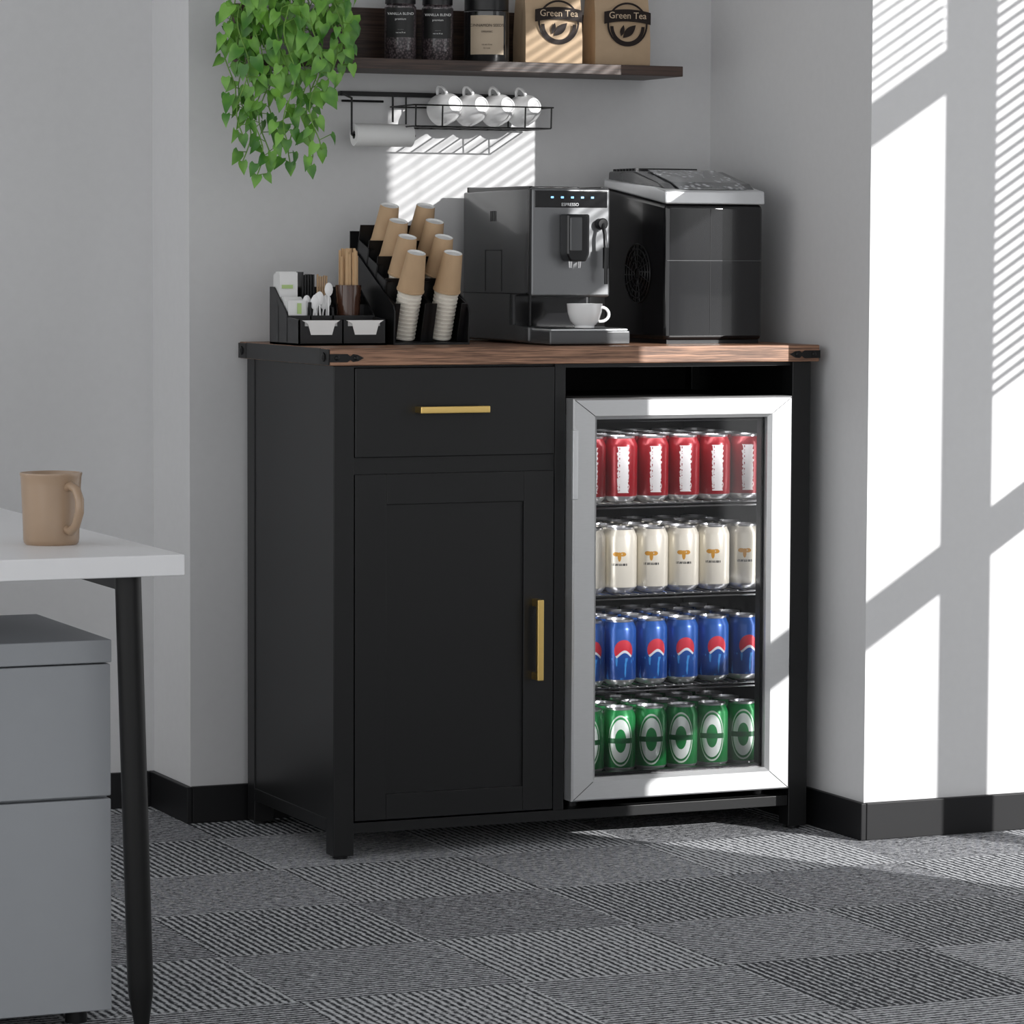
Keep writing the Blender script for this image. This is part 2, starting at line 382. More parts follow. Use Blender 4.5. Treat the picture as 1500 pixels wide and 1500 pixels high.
# ------------------------------------------------------------------ fridge
fx0,fx1,fz0,fz1=.4705,.930,.083,.8435
fr=empty('beverage_fridge',(.70,.2,.066))
boxes('fridge_body',[((fx0+.004,.014,fz0),(.503,.43,fz1-.004)),((.914,.014,fz0),(fx1-.004,.43,fz1-.004)),((.503,.014,fz0),(.914,.43,.119)),((.503,.014,.808),(.914,.43,fz1-.004)),((.503,.41,.119),(.914,.43,.808))],m_blackd,fr)
for i,(x,y) in enumerate(((.50,.05),(.90,.05),(.50,.39),(.90,.39))):
    lathe('fridge_foot_%d'%i,[(0,.066),(.014,.066),(.014,.084),(0,.084)],T(x,y,0),m_bplast,fr,12)
def rectloop(x0,x1,z0,z1,y): return [(x0,y,z0),(x1,y,z0),(x1,y,z1),(x0,y,z1)]
ox0,ox1,oz0,oz1=.4665,.927,.085,.843
nx0,nx1,nz0,nz1=.517,.877,.128,.8035
loops=[rectloop(ox0,ox1,oz0,oz1,.012),rectloop(ox0,ox1,oz0,oz1,-.026),rectloop(ox0+.003,ox1-.003,oz0+.003,oz1-.003,-.030),
       rectloop(nx0-.007,nx1+.007,nz0-.007,nz1+.007,-.030),rectloop(nx0,nx1,nz0,nz1,-.022),rectloop(nx0,nx1,nz0,nz1,.012)]
bm=bmesh.new(); rs=[[bm.verts.new(p) for p in l] for l in loops]
for A,B in zip(rs,rs[1:]+rs[:1]):
    for i in range(4): bm.faces.new([A[i],A[(i+1)%4],B[(i+1)%4],B[i]])
finish(bm,'door_frame',m_steel,fr)
tubes('door_miter_lines',[[(ox0+.003,-.0302,oz0+.003),(nx0-.007,-.0302,nz0-.007)],[(ox1-.003,-.0302,oz0+.003),(nx1+.007,-.0302,nz0-.007)],[(ox0+.003,-.0302,oz1-.003),(nx0-.007,-.0302,nz1+.007)],[(ox1-.003,-.0302,oz1-.003),(nx1+.007,-.0302,nz1+.007)]],.0006,m_bplast,fr,6)
box('door_glass',(nx0,-.012,nz0),(nx1,-.009,nz1),m_glass,fr)
boxes('door_gasket',[((nx0-.001,-.009,nz0),(nx0+.006,.01,nz1)),((nx1-.006,-.009,nz0),(nx1+.001,.01,nz1)),((nx0,-.009,nz0),(nx1,.01,nz0+.006)),((nx0,-.009,nz1-.006),(nx1,.01,nz1))],m_bplast,fr)
box('door_grip',(ox0-.003,-.034,.655),(ox0+.008,-.026,.785),m_silver,fr,bev=.0015)
shz=[.643,.469,.292,.123]
for i,z in enumerate(shz):
    l=[[(.506,.030,z-.004),(.911,.030,z-.004)],[(.506,.030,z-.011),(.911,.030,z-.011)],[(.506,.40,z-.004),(.911,.40,z-.004)]]
    for k in range(21): x=.515+k*.0193; l.append([(x,.030,z-.003),(x,.40,z-.003)])
    tubes('wire_shelf_%d'%(i+1),l,.0018,m_chrome,fr,6)
phi0=math.atan2(-.92,-.40)
cprof=[(0,.004,1),(.020,.004,1),(.0225,0,1),(.0255,.002,1),(.0320,.011,0),(.0320,.106,0),(.0305,.111,0),(.0262,.1205,1),(.0268,.1222,1),(.0268,.1245,1),(.0255,.1250,1),(.0245,.1205,1),(0,.1200,1)]
for z,nm in zip(shz,('red','cream','blue','green')):
    bm=bmesh.new(); uv=bm.loops.layers.uv.new('UVMap')
    for r in range(4):
        for k in range(6):
            x=.5443+.0662*k; y=.070+.072*r
            a=phi0-PI+random.uniform(-.08,.08)
            addlathe(bm,cprof,T(x,y,z-.0008),28,a,uv)
            if r<2: addbox(bm,(x-.004,y-.012,z+.1195),(x+.004,y+.008,z+.1212),1)
    finish(bm,nm+'_soda_cans',[m_can[nm],m_alu],None,True)
def area(name,loc,rot,sx,sy,e,col=(1,1,1)):
    l=bpy.data.lights.new(name,'AREA'); l.shape='RECTANGLE'; l.size=sx; l.size_y=sy; l.energy=e; l.color=col
    o=bpy.data.objects.new(name,l); o.location=loc; o.rotation_euler=rot; COL.objects.link(o); return o
area('fridge_led_strip',(.6965,.018,.800),(math.radians(35),0,0),.36,.01,.30)
area('fridge_led_strip.001',(.5085,.018,.46),(0,math.radians(-90),math.radians(50)),.62,.008,.32)
area('fridge_led_strip.002',(.9085,.018,.46),(0,math.radians(90),math.radians(-50)),.62,.008,.22)

# ------------------------------------------------------------------ condiment organizer
e=empty('condiment_organizer',(.082,.25,H))
x0,x1,y0,y1=-.0055,.170,.17,.33
side=[(y0,H),(y1,H),(y1,H+.108),(y1-.02,H+.108),(y0+.07,H+.062),(y0+.062,H+.052),(y0,H+.048)]
for i,x in enumerate((x0,x1-.003)): prism('side_%d'%i,side,0,x,x+.003,m_bplast,e)
xm=(x0+x1)/2
boxes('tray',[((x0,y0,H),(x1,y1,H+.004)),((x0,y1-.003,H),(x1,y1,H+.108)),((x0,y0,H),(x1,y0+.003,H+.036)),((x0,y0+.062,H),(x1,y0+.065,H+.055)),((x0,y0+.11,H),(x1,y0+.113,H+.075)),
  ((xm-.0015,y0,H),(xm+.0015,y0+.062,H+.048)),((x0+.045,y0+.062,H),(x0+.048,y1,H+.08)),((x0+.09,y0+.062,H),(x0+.093,y1,H+.07)),((x0,y0,H+.036),(x0+.012,y0+.003,H+.048)),((x1-.012,y0,H+.036),(x1,y0+.003,H+.048)),((xm-.010,y0,H+.036),(xm+.010,y0+.003,H+.048))],m_bplast,e)
for k,(a,c) in enumerate(((x0+.006,xm-.006),(xm+.006,x1-.006))):
    prism('creamer_packet_%d'%k,[(a,H+.047),(c,H+.047),(c-.010,H+.041),(c-.016,H+.020),(a+.018,H+.020),(a+.012,H+.041)],1,y0-.0015,y0-.0003,m_paper,e)
    box('creamer_stack_%d'%k,(a,y0+.004,H+.006),(c,y0+.056,H+.046),m_paper,e,bev=.002)
l=[]
for k in range(9):
    l.append(((x0+.005+random.uniform(-.001,.001),y0+.070+k*.004,H+.01),(x0+.041,y0+.0725+k*.004,H+.078+random.uniform(0,.006)+k*.001)))
boxes('tea_packets',l,m_paper,e,mtx=None)
l=[((x0+.004,y0+.116+k*.004,H+.01),(x0+.040,y0+.1185+k*.004,H+.130+random.uniform(0,.008))) for k in range(9)]
boxes('sugar_packets',l,m_paper,e)
box('green_packets',(x0+.022,y0+.0672,H+.058),(x0+.030,y0+.0685,H+.078),m_greenp,e)
box('black_label_packet',(x0+.008,y0+.114,H+.105),(x0+.030,y0+.1152,H+.112),m_greenp,e)
l=[((x0+.050+k*.0055,y0+.120,H+.01),(x0+.0535+k*.0055,y0+.150,H+.130+random.uniform(0,.01))) for k in range(5)]
boxes('black_stirrer_packets',l,m_bplast,e)
l=[((x0+.080+k*.0045,y0+.118,H+.01),(x0+.083+k*.0045,y0+.121,H+.128+random.uniform(0,.012))) for k in range(5)]
boxes('brown_sticks',l,m_kraft,e)
bm=bmesh.new()
for k in range(8):
    x=x0+.050+(k%4)*.011+random.uniform(-.002,.002); y=y0+.070+(k//4)*.010; zt_=H+.082+random.uniform(-.012,.014); tx=random.uniform(-.008,.008)
    addtube(bm,[(x,y,H+.01),(x+tx,y-.004,zt_)],.0018,6)
    mt=T(x+tx,y-.005,zt_+.008)@R(PI/2,'X')@Matrix.Diagonal((.0085,.013,.003,1))
    addlathe(bm,[(0,-1),(.6,-.8),(1,0),(.6,.8),(0,1)],mt,12)
finish(bm,'spoons',m_spoon,e,True)
cx,cy=x0+.132,y0+.088
box('stick_cup_riser',(x0+.100,y0+.067,H+.004),(x1-.006,y0+.109,H+.040),m_bplast,e)
lathe('stick_cup',[(0,H+.041),(.021,H+.041),(.0245,H+.105),(.025,H+.112),(.0225,H+.112),(.0205,H+.045),(0,H+.045)],T(cx,cy,0),m_amber,e,24)
bm=bmesh.new()
for k in range(30):
    a=random.uniform(0,2*PI); r=.017*math.sqrt(random.random()); x,y=cx+r*math.cos(a),cy+r*math.sin(a); h=H+.158+random.uniform(0,.024)
    t=.0024
    addbox(bm,(x-t,y-.0009,H+.048),(x+t,y+.0009,h))
finish(bm,'stir_sticks',m_stick,e)

# ------------------------------------------------------------------ cup dispenser
e=empty('paper_cup_dispenser',(.255,.27,H))
x0,x1,y0=.187,.336,.17
nrow=4; dy=.046; dz=.030; lean=math.radians(19)
cw=(x1-x0)/2
for r in range(nrow):
    yb_=y0+.058+r*dy; zb_=H+.006+r*dz
    hh=.086 if r==0 else .098
    for c in range(2):
        a=x0+c*cw; mt=T(0,yb_,zb_)@R(lean,'X')
        l=[((a+.0005,-.030,.004),(a+.003,.030,hh)),((a+cw-.003,-.030,.004),(a+cw-.0005,.030,hh)),((a,.028,.004),(a+cw,.030,hh+.03)),
           ((a,-.030,.004),(a+.012,-.028,hh)),((a+cw-.012,-.030,.004),(a+cw,-.028,hh)),((a,-.030,.004),(a+cw,-.028,.010))]
        boxes('sleeve_%d_%d'%(r,c),l,m_bplast,e,mtx=mt)
        prof=[(0,.008,0)]; z=.008
        for q in range(12):
            prof+= [(.0205,z,0),(.0232,z+.001,0),(.0236,z+.0038,0),(.0208,z+.0048,0)]; z+=.0078
        prof+=[(.0265,z,1),(.0265,z+.003,1),(.0255,z+.004,1),(.0180,z+.075,1),(.0176,z+.076,2),(.0160,z+.076,2),(.0155,z+.073,2),(0,z+.073,2)]
        lathe('cup_stack_%d_%d'%(r,c),prof,T(a+cw/2,0,0)@mt@R(math.radians(2),'Y'),[m_rim,m_kraft,m_paper],e,28)
pf=[(y0,H),(y0+.24,H),(y0+.24,H+.175),(y0+.20,H+.175),(y0+.004,H+.075),(y0-.004,H+.062)]
prism('side_left',pf,0,x0-.003,x0,m_bplast,e,bev=.0005)
prism('side_right',pf,0,x1,x1+.003,m_bplast,e,bev=.0005)
box('base',(x0,y0,H),(x1,y0+.24,H+.004),m_bplast,e)
box('back',(x0,y0+.237,H),(x1,y0+.24,H+.215),m_bplast,e)

# ------------------------------------------------------------------ espresso machine
e=empty('espresso_machine',(.53,.28,H))
x0,x1=.4485,.6135; yf,yk=.13,.465; zt_=1.237
body=[(yf+.012,H+.004),(yk,H+.004),(yk,zt_-.004),(yf+.012,zt_),(yf+.012,1.036),(yf+.095,1.036),(yf+.095,H+.034),(yf+.012,H+.034)]
prism('body',body,0,x0,x1,m_glossgray,e,bev=.004,seg=3)
box('front_fascia',(x0-.001,yf,1.030),(x1+.001,yf+.016,zt_+.001),m_front,e,bev=.006,seg=3)
box('control_strip',(x0+.006,yf-.001,1.200),(x1-.006,yf+.004,1.233),m_glossblk,e,bev=.002)
for k in range(5): box('touch_icon_%d'%k,(x0+.040+k*.021,yf-.0018,1.218),(x0+.0455+k*.021,yf-.0008,1.2215),m_led,e)
text('front_lettering','ESPRESSO',.0085,(x0+.080,yf-.0016,1.206),m_silver,e)
boxes('side_trim',[((x0-.0025,yf+.001,H+.036),(x0+.001,yf+.006,zt_-.002)),((x0-.0015,yf+.02,1.035),(x0,yk-.004,1.037)),((x0-.0015,yf+.095,H+.036),(x0,yf+.0975,1.035))],m_bplast,e)
boxes('side_vents',[((x0-.001,yf+.17+k*.008,1.175),(x0+.001,yf+.173+k*.008,1.195)) for k in range(4)],m_bplast,e)
boxes('side_hatch',[((x0-.0008,yf+.14,1.04),(x0,yf+.142,1.12)),((x0-.0008,yf+.22,1.04),(x0,yf+.222,1.12)),((x0-.0008,yf+.14,1.118),(x0,yf+.222,1.12))],m_bplast,e)
boxes('top_rim',[((x0+.004,yf+.02,zt_-.004),(x0+.012,yk-.01,zt_+.004)),((x1-.012,yf+.02,zt_-.004),(x1-.004,yk-.01,zt_+.004)),((x0+.004,yk-.018,zt_-.004),(x1-.004,yk-.01,zt_+.006))],m_bplast,e,bev=.001)
box('bean_lid',(x0+.018,yf+.10,zt_-.002),(x1-.018,yk-.03,zt_+.005),m_glossblk,e,bev=.002)
box('recess_back',(x0+.008,yf+.090,H+.034),(x1-.008,yf+.096,1.034),m_glossblk,e)
prism('spout_block',[(.508,1.188),(.555,1.188),(.555,1.112),(.548,1.098),(.515,1.098),(.508,1.112)],1,yf-.035,yf+.001,m_glossblk,e,bev=.004,seg=3)
box('spout_face',(.513,yf-.038,1.118),(.538,yf-.034,1.182),m_glossgray,e,bev=.002)
for k,x in enumerate((.522,.541)): lathe('nozzle_%d'%k,[(0,1.100),(.005,1.100),(.0035,1.086),(0,1.086)],T(x,yf-.018,0),m_chrome,e,12)
sweep('steam_wand',[(.592,yf-.012,1.170),(.592,yf-.022,1.15),(.594,yf-.024,1.10),(.594,yf-.024,1.055)],.0035,m_bplast,e)
lathe('steam_knob',[(0,0),(.011,0),(.011,.014),(.009,.016),(0,.016)],T(.592,yf+.001,1.17)@R(PI/2,'X'),m_bplast,e,20)
sweep('wand_grip',[(.594,yf-.024,1.125),(.594,yf-.024,1.085)],.0065,m_bplast,e)
boxes('drip_tray',[((x0+.004,yf-.080,H+.002),(x1+.006,yf+.10,H+.028))],m_glossgray,e,bev=.003)
box('drip_grill_rim',(x0+.008,yf-.077,H+.0275),(x1+.002,yf+.092,H+.031),m_silver,e,bev=.001)
boxes('drip_grill',[((x0+.012,yf-.072+k*.010,H+.031),(x1-.002,yf-.067+k*.010,H+.0325)) for k in range(16)],m_bplast,e)
def cup(name,loc,r,h,hang,m=m_white):
    c=empty(name,loc)
    prof=[(0,.004),(r*.45,.004),(r*.48,0),(r*.56,0),(r*.56,.004),(r*.80,h*.28),(r*.95,h*.62),(r,h),(r*.95,h),(r*.90,h*.62),(r*.72,h*.28),(r*.4,.008),(0,.008)]
    lathe('bowl',prof,T(*loc),m,c,40)
    pts=[(math.cos(t)*h*.30*1.2+r*.88,0,h*.56+math.sin(t)*h*.30) for t in [(-100+200*i/12)*PI/180 for i in range(13)]]
    sweep('handle',pts,h*.065,m,c,10,mtx=T(*loc)@R(hang,'Z'))
    return c
cup('espresso_cup',(.540,.085,H+.0327),.034,.046,math.radians(-18))

# ------------------------------------------------------------------ ice maker
e=empty('ice_maker',(.83,.27,H))
x0,x1,yf,yk=.7272,.9385,.12,.405
prism('body',[(yf,H+.006),(yk,H+.006),(yk,1.245),(yf,1.209)],0,x0,x1,m_glossblk,e,bev=.010,seg=4)
box('base_skirt',(x0+.006,yf+.006,H),(x1-.006,yk-.006,H+.008),m_bplast,e)
prism('silver_band',[(yf-.003,1.209),(yf+.28,1.245),(yf+.28,1.262),(yf+.05,1.243),(yf-.001,1.235)],0,x0-.002,x1+.002,m_silver,e,bev=.004,seg=3)
prism('lid',[(yf+.01,1.233),(yk-.006,1.252),(yk-.010,1.277),(yf+.16,1.276),(yf+.05,1.250)],0,x0+.006,x1-.006,m_glossgray,e,bev=.004,seg=3)
prism('ice_window',[(yf+.015,1.2385),(yf+.05,1.2508),(yf+.155,1.2765),(yf+.155,1.2785),(yf+.05,1.2530),(yf+.015,1.2405)],0,x0+.035,x1-.030,m_ice,e)
boxes('lid_ridges',[((x0+.015,yf+.17+k*.014,1.274),(x1-.06,yf+.176+k*.014,1.2815)) for k in range(8)],m_bplast,e,bev=.001)
box('front_line',(x0+.003,yf-.0008,1.100),(x1-.003,yf+.001,1.1012),m_glossgray,e)
box('front_split',(.823,yf-.0006,H+.02),(.8238,yf+.001,1.20),m_bplast,e)
l=[]
for rr in (.012,.024,.036,.048,.058):
    l.append([(x0-.001,.245+rr*math.cos(a),1.075+rr*math.sin(a)) for a in [2*PI*i/36 for i in range(36)]])
bm=bmesh.new()
for pts in l: addtube(bm,pts,.0014,6,True)
for k in range(18):
    a=2*PI*k/18; addtube(bm,[(x0-.001,.245+.01*math.cos(a),1.075+.01*math.sin(a)),(x0-.001,.245+.058*math.cos(a+.3),1.075+.058*math.sin(a+.3))],.001,6)
finish(bm,'fan_grille',m_bplast,e,True)

# ------------------------------------------------------------------ wall shelf
e=empty('wall_shelf',(.425,.42,1.465))
box('plank',(-.02,.328,1.465),(.864,YB,1.485),m_shelf,e,bev=.001)
box('back_board',(-.02,YB-.016,1.485),(.864,YB,1.592),m_shelf,e,bev=.001)
SZ=1.485
def jar(name,x,y,r,h,kind):
    e=empty(name,(x,y,SZ))
    if kind=='spice':
        lathe('glass',[(0,0),(r*.94,0),(r,.004),(r,h*.72),(r*.85,h*.76),(r*.85,h*.78),(0,h*.78)],T(x,y,SZ),m_seed,e,32)
        lathe('lid',[(0,h*.765),(r*.96,h*.765),(r*.96,h*.995),(r*.92,h),(0,h)],T(x,y,SZ),m_bplast,e,32)
        bm=bmesh.new(); n=16; vv=[]
        for i in range(n+1):
            a=phi0-1.0+2.0*i/n; vv.append([bm.verts.new((x+(r+.0006)*math.cos(a),y+(r+.0006)*math.sin(a),SZ+z)) for z in (.045,.102)])
        for i in range(n): bm.faces.new([vv[i][0],vv[i+1][0],vv[i+1][1],vv[i][1]])
        finish(bm,'label',m_lbl,e,True)
        for s,z,t in ((.0070,.090,'VANILLA BLEND'),(.006,.080,'premium'),(.004,.060,'- - - - -'),(.004,.054,'net wt 8 oz')):
            text('label_text',t,s,(x-.012,y-r-.0004,SZ+z),m_paper,e,rz=-.40)
    else:
        lathe('glass',[(0,0),(r*.95,0),(r,.005),(r,h*.74),(r*.9,h*.78),(0,h*.78)],T(x,y,SZ),m_jar,e,40)
        lathe('lid',[(0,h*.76),(r*.98,h*.76),(r*.98,h*.99),(r*.94,h),(0,h)],T(x,y,SZ),m_bplast,e,40)
        bm=bmesh.new(); n=16; vv=[]
        for i in range(n+1):
            a=phi0-.75+1.6*i/n; vv.append([bm.verts.new((x+(r+.0006)*math.cos(a),y+(r+.0006)*math.sin(a),SZ+z)) for z in (.016,.092)])
        for i in range(n): bm.faces.new([vv[i][0],vv[i+1][0],vv[i+1][1],vv[i][1]])
        finish(bm,'label',m_cream,e,True)
        for s,z,t in ((.0078,.072,'CINNAMON SEEDS'),(.005,.060,'ORGANIC'),(.004,.035,'net wt 12 oz'),(.0035,.028,'fair trade')):
            text('label_text',t,s,(x-.018,y-r-.0001,SZ+z),m_ink,e,rz=-.40)
jar('spice_jar',.296,.42,.031,.145,'spice')
jar('spice_jar.001',.374,.42,.031,.145,'spice')
jar('candle_jar',.478,.42,.0445,.135,'big')
def bag(name,x,y,w,rz):
    e=empty(name,(x,y,SZ)); h=.23; d=.07
    mt=T(x,y,SZ)@R(rz,'Z')
    bm=bmesh.new(); rings=[]
    for (z,ww,dd) in ((0,.96,.94),(.004,1,1),(.05,1.0,1.02),(.10,.985,.9),(.15,.97,.66),(.19,.965,.32),(.205,.965,.10),(h,.965,.05)):
        a,bq=w/2*ww,d/2*dd
        rings.append([bm.verts.new(p) for p in ((-a,-bq,z),(0,-bq*1.05,z),(a,-bq,z),(a*.95,0,z),(a,bq,z),(0,bq*1.05,z),(-a,bq,z),(-a*.95,0,z))])
    for A,B in zip(rings[:-1],rings[1:]):
        for i in range(8): bm.faces.new([A[i],A[(i+1)%8],B[(i+1)%8],B[i]])
    bm.faces.new(rings[0][::-1]); bm.faces.new(rings[-1])
    finish(bm,'pouch',m_bag,e,False,mt)
    yb=-d/2*1.08-.0012; cz=.083
    bm=bmesh.new(); n=48
    r0,r1=.0395,.0435
    A=[bm.verts.new((.008+r0*math.cos(2*PI*i/n),yb,cz+r0*math.sin(2*PI*i/n))) for i in range(n)]
    B=[bm.verts.new((.008+r1*math.cos(2*PI*i/n),yb,cz+r1*math.sin(2*PI*i/n))) for i in range(n)]
    for i in range(n): bm.faces.new([A[i],A[(i+1)%n],B[(i+1)%n],B[i]])
    r0,r1=.030,.037; k=20
    A=[bm.verts.new((.008+r0*math.cos(PI+PI*i/k),yb-.0002,cz-.004+r0*math.sin(PI+PI*i/k))) for i in range(k+1)]
    B=[bm.verts.new((.008+r1*math.cos(PI+PI*i/k),yb-.0002,cz-.004+r1*math.sin(PI+PI*i/k))) for i in range(k+1)]
    for i in range(k): bm.faces.new([A[i],A[i+1],B[i+1],B[i]])
    k=12; A=[];B=[]
    for i in range(k+1):
        u=-1+2*i/k; xx=.008+u*.050; zz=cz+.018-.006*u*u
        A.append(bm.verts.new((xx,yb-.0005,zz-.012))); B.append(bm.verts.new((xx,yb-.0005,zz+.012)))
    for i in range(k): bm.faces.new([A[i],A[i+1],B[i+1],B[i]])
    def leafp(ax,az,bx,bz,wd):
        q=[];n=10
        dx,dz_=bx-ax,bz-az; L=math.hypot(dx,dz_); nx,nz=-dz_/L,dx/L
        for i in range(n+1): t=i/n; q.append((ax+dx*t+nx*wd*math.sin(PI*t),az+dz_*t+nz*wd*math.sin(PI*t)))
        for i in range(n-1,0,-1): t=i/n; q.append((ax+dx*t-nx*wd*math.sin(PI*t),az+dz_*t-nz*wd*math.sin(PI*t)))
        bm.faces.new([bm.verts.new((p[0]+.008,yb-.0004,p[1]+cz)) for p in q])
    leafp(-.010,-.027,.018,-.001,.008); leafp(-.014,-.024,-.008,-.001,.0045)
    finish(bm,'emblem',m_ink,e,False,mt)
    t=text('emblem_text','Green Tea',.0185,(0,0,0),m_bagtxt,e)
    t.data.transform(mt@T(.008,yb-.0014,cz+.017))
bag('tea_bag_pouch',.610,.42,.120,-.05); bag('tea_bag_pouch.001',.760,.42,.118,-.05)

# ------------------------------------------------------------------ plant
e=empty('hanging_pothos_plant',(.055,.41,SZ))
lathe('pot',[(0,0),(.045,0),(.062,.085),(.066,.10),(.058,.10),(.054,.088),(0,.086)],T(.045,.41,SZ),m_pot,e,32)
lathe('soil',[(0,.088),(.054,.088),(.05,.082),(0,.082)],T(.045,.41,SZ),m_ink,e,24)
lb=bmesh.new(); sb=bmesh.new()
half=[(0,0),(.34,-.14),(.48,.10),(.42,.42),(.20,.78),(0,1.10)]; mid=[0,.02,.16,.46,.78,1.10]
def leaf(p,L,tipdir,nrm):
    y=tipdir.normalized(); n=(nrm-y*nrm.dot(y)).normalized(); x=y.cross(n)
    fold=random.uniform(.12,.40); curl=random.uniform(.05,.35); w=random.uniform(.75,.95)
    M_=[lb.verts.new(p+L*(y*m-n*curl*m*m)) for m in mid]
    for s in (-1,1):
        S=[M_[0]]+[lb.verts.new(p+L*(x*s*h[0]*w+y*h[1]+n*(fold*h[0]-curl*max(0,h[1])**2))) for h in half[1:-1]]+[M_[-1]]
        for i in range(5):
            vs=[M_[i],M_[i+1],S[i+1],S[i]]
            vv=[]
            for q in vs:
                if q not in vv: vv.append(q)
            if s>0: vv=vv[::-1]
            f=lb.faces.new(vv); f.smooth=True
strands=[]
for x,zb_ in ((-.088,1.42),(-.075,1.34),(-.058,1.285),(-.045,1.273),(-.028,1.30),(-.01,1.38),(.006,1.335),(.028,1.298),(.045,1.285),(.058,1.32),(.075,1.39),(.095,1.43),(.115,1.47),(.135,1.50),(-.095,1.51),(.0,1.45),(.05,1.42),(-.04,1.40),(-.065,1.42),(.105,1.50)):
    strands.append((x,random.uniform(.24,.32),zb_))
for (sx,sy,sz) in strands:
    top=Vector((.045+random.uniform(-.04,.04),.41+random.uniform(-.03,.02),SZ+.10))
    edge=Vector((sx,sy+.01,SZ+.085+random.uniform(0,.05)))
    pts=[top,(top+edge)/2+Vector((0,0,.035)),edge]
    z=edge.z; x,y=edge.x,edge.y; ph=random.uniform(0,6)
    while z>sz:
        z-=.018; pts.append(Vector((sx+.010*math.sin(z*38+ph),y+.008*math.cos(z*30+ph),z)))
    addtube(sb,pts,.0013,5)
    side=1
    for i,p in enumerate(pts[1:]):
        if random.random()<.82:
            side=-side
            off=Vector((side*random.uniform(.008,.022),random.uniform(-.024,.008),random.uniform(-.004,.012)))
            q=p+off; addtube(sb,[p,q],.0008,4)
            L=random.uniform(.022,.036)*(1. if i<len(pts)-4 else .8)
            td=Vector((side*random.uniform(.0,.9),random.uniform(-.35,.1),-1))
            nm=Vector((random.uniform(-.9,.8),-1,random.uniform(.0,1.1)))
            leaf(q,L,td,nm)
    leaf(pts[-1],.024,Vector((random.uniform(-.3,.3),-.1,-1)),Vector((-.3,-1,.3)))
for k in range(50):
    p=Vector((random.uniform(-.10,.15),random.uniform(.25,.36),random.uniform(SZ+.02,SZ+.20)))
    leaf(p,random.uniform(.028,.042),Vector((random.uniform(-.9,.9),random.uniform(-.5,0),-1)),Vector((random.uniform(-.8,.6),-1,random.uniform(.1,1.3))))
finish(sb,'stems',m_stem,e,True)
me=bpy.data.meshes.new('leaves'); lb.to_mesh(me); lb.free(); me.materials.append(m_leaf); link(bpy.data.objects.new('leaves',me),e)

# ------------------------------------------------------------------ rail rack
e=empty('wall_mounted_rack',(.40,.47,1.39))
box('rail',(.199,YB-.014,1.420),(.594,YB,1.429),m_iron,e,bev=.001)
tubes('roll_holder',[[(.2025,.495,1.424),(.2025,.440,1.413),(.2025,.440,1.342),(.336,.440,1.342)],[(.2025,.495,1.41),(.290,.495,1.41)],[(.31,.495,1.424),(.31,.495,1.37)]],.0022,m_iron,e)
bx0,bx1,by0,by1=.307,.603,.375,.500
wl=[([(bx0,by0,1.400),(bx1,by0,1.400),(bx1,by1,1.400),(bx0,by1,1.400)],True),([(bx0+.004,by0+.004,1.359),(bx1-.004,by0+.004,1.359),(bx1-.004,by1,1.359),(bx0+.004,by1,1.359)],True)]
for x in (bx0+.004,bx0+.06,bx1-.06,bx1-.004): wl.append([(x,by0+.002,1.359),(x,by0,1.400)])
for k in range(9): wl.append([(bx0+.03+k*.030,by0+.004,1.359),(bx0+.03+k*.030,by1,1.359)])
for x in (.34,.56): wl.append([(x,by1,1.359),(x,by1,1.424)])
tubes('basket',wl,.0016,m_iron,e,6)
lathe('paper_towel_roll',[(.008,0),(.0215,0),(.022,.001),(.022,.119),(.0215,.12),(.008,.12)],T(.207,.440,1.342)@R(PI/2,'Y'),m_paper,e,32)
def hcup(name,x):
    y,z=.440,1.3925; r=.0315; c=empty(name,(x,y,z))
    mt=T(x,y+.022,z)@R(math.radians(10),'Z')@R(math.radians(78),'X')
    prof=[(0,.056),(r*.40,.056),(r*.43,.058),(r*.50,.058),(r*.55,.054),(r*.78,.044),(r*.94,.028),(r,.010),(r*.98,0),(r*.93,0),(r*.92,.012),(r*.75,.036),(r*.4,.050),(0,.050)]
    lathe('bowl',prof,mt,m_white,c,32)
    pts=[(0,r*.86+math.cos(t)*.017,.028+math.sin(t)*.015) for t in [(-95+190*i/12)*PI/180 for i in range(13)]]
    sweep('handle',pts,.0032,m_white,c,8,mtx=mt@R(math.radians(18),'Z'))
for k,x in enumerate((.397,.453,.509,.566)): hcup('white_coffee_cup'+('' if k==0 else '.%03d'%k),x)

# ------------------------------------------------------------------ desk
e=empty('office_desk',(-1.1,-.7,0))
DX,DY,DZ=-.7145,-1.310,.69
box('desktop',(DX-.85,DY,DZ-.030),(DX,DY+1.25,DZ),m_deskw,e,bev=.002)
def leg(name,xt,yt,xb,yb_):
    bm=bmesh.new(); A=Vector((xt,yt,DZ-.03)); B=Vector((xb,yb_,0))
    pr=[(0,.0185),(.88,.0185),(.91,.0175),(.975,.011),(1,.009)]
    rings=[]
    for t,r in pr:
        p=A.lerp(B,t); rings.append([bm.verts.new(p+Vector((math.cos(2*PI*i/24)*r,math.sin(2*PI*i/24)*r,0))) for i in range(24)])
    for a,b_ in zip(rings[:-1],rings[1:]):
        for i in range(24):
            bm.faces.new([a[i],a[(i+1)%24],b_[(i+1)%24],b_[i]])
    bm.faces.new(rings[0]); bm.faces.new(rings[-1][::-1])
    finish(bm,name,m_iron,e,True)
leg('leg_front_right',DX-.068,DY+.05,DX-.048,DY+.055)
leg('leg_back_right',DX-.068,DY+1.15,DX-.055,DY+1.17)
leg('leg_front_left',DX-.80,DY+.05,DX-.82,DY+.055); leg('leg_back_left',DX-.80,DY+1.15,DX-.82,DY+1.17)
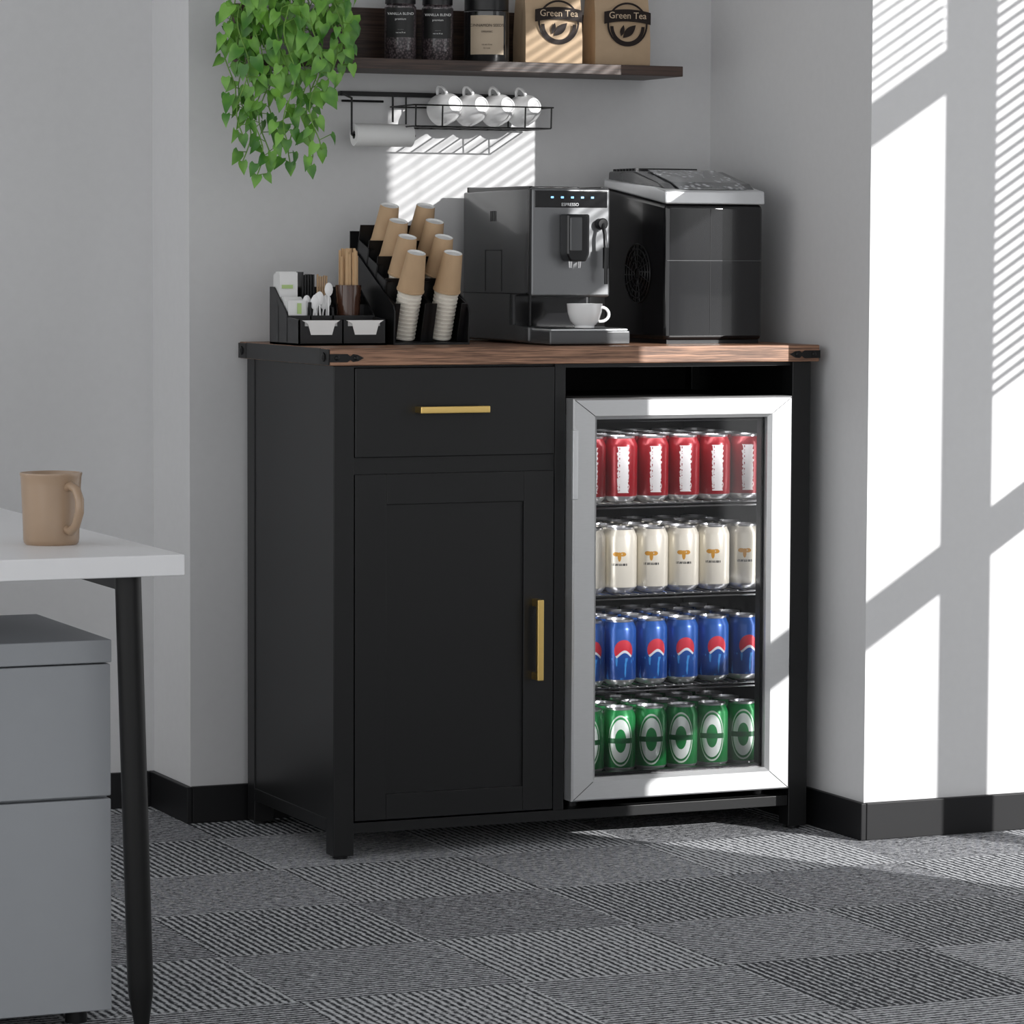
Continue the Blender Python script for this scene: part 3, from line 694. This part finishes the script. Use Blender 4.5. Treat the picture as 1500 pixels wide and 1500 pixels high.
boxes('under_frame',[((DX-.082,DY+.05,DZ-.052),(DX-.055,DY+.36,DZ-.030)),((DX-.80,DY+.34,DZ-.050),(DX-.068,DY+.36,DZ-.030)),((DX-.81,DY+.05,DZ-.05),(DX-.79,DY+1.15,DZ-.03))],m_iron,e)
e=empty('filing_cabinet',(-1.0,-1.0,0))
px0,px1,py0,py1=-1.24,-.784,-1.184,-.80
box('body',(px0+.002,py0+.018,.022),(px1-.002,py1,.528),m_grayd,e,bev=.001)
box('top',(px0,py0,.527),(px1+.001,py1+.002,.560),m_grayd,e,bev=.002)
box('drawer_lower',(px0+.001,py0,.024),(px1-.001,py0+.018,.331),m_grayd,e,bev=.002)
box('drawer_upper',(px0+.001,py0,.335),(px1-.001,py0+.018,.525),m_grayd,e,bev=.002)
for i,(x,y) in enumerate(((px0+.04,py0+.05),(px1-.04,py0+.05),(px0+.04,py1-.05),(px1-.04,py1-.05))):
    lathe('foot_%d'%i,[(0,0),(.016,0),(.016,.023),(0,.023)],T(x,y,0),m_bplast,e,16)
e=empty('coffee_mug',(-.840,-1.0745,DZ)); r=.0430; h=.104; mx_=T(-.840,-1.0745,DZ)
lathe('body',[(0,.0),(r*.86,0),(r*.92,.003),(r*.94,.008),(r*.95,.03),(r,.085),(r*1.02,h-.006),(r*1.05,h-.002),(r*1.04,h),(r*.99,h),(r*.95,h-.005),(r*.9,.03),(r*.85,.008),(0,.006)],mx_,m_mug,e,48)
hp=[(r*.93,.024),(r*1.15,.021),(r*1.45,.030),(r*1.68,.050),(r*1.68,.068),(r*1.5,.082),(r*1.2,.087),(r*.96,.084)]
sweep('handle',[(a,0,b_) for a,b_ in hp],.0065,m_mug,e,12,mtx=mx_@R(math.radians(-72),'Z'))

# ------------------------------------------------------------------ lights
sd=Vector((-.585,1,-.376))
l=bpy.data.lights.new('sun','SUN'); l.energy=6.0; l.angle=math.radians(.3); l.color=(1,.99,.975)
o=bpy.data.objects.new('sun',l); o.rotation_euler=sd.to_track_quat('-Z','Y').to_euler(); o.location=(4,-6,4); COL.objects.link(o)
w=bpy.data.worlds.new('world'); sc.world=w; w.use_nodes=True
bg=w.node_tree.nodes['Background']; bg.inputs[0].default_value=(.985,.992,1,1); bg.inputs[1].default_value=1.5
# ------------------------------------------------------------------ camera
c=bpy.data.cameras.new('camera'); c.sensor_width=36; c.lens=5165.9/1500*36; c.clip_end=100
co=bpy.data.objects.new('camera',c); COL.objects.link(co)
th,ph,ro=.41011,.0729,.00411
f=Vector((math.sin(th)*math.cos(ph),math.cos(th)*math.cos(ph),-math.sin(ph))); r=Vector((math.cos(th),-math.sin(th),0)); u=r.cross(f)
r2=r*math.cos(ro)+u*math.sin(ro); u2=-r*math.sin(ro)+u*math.cos(ro)
co.matrix_world=Matrix(((r2.x,u2.x,-f.x,-2.25785),(r2.y,u2.y,-f.y,-6.00871),(r2.z,u2.z,-f.z,1.11101),(0,0,0,1)))
sc.camera=co
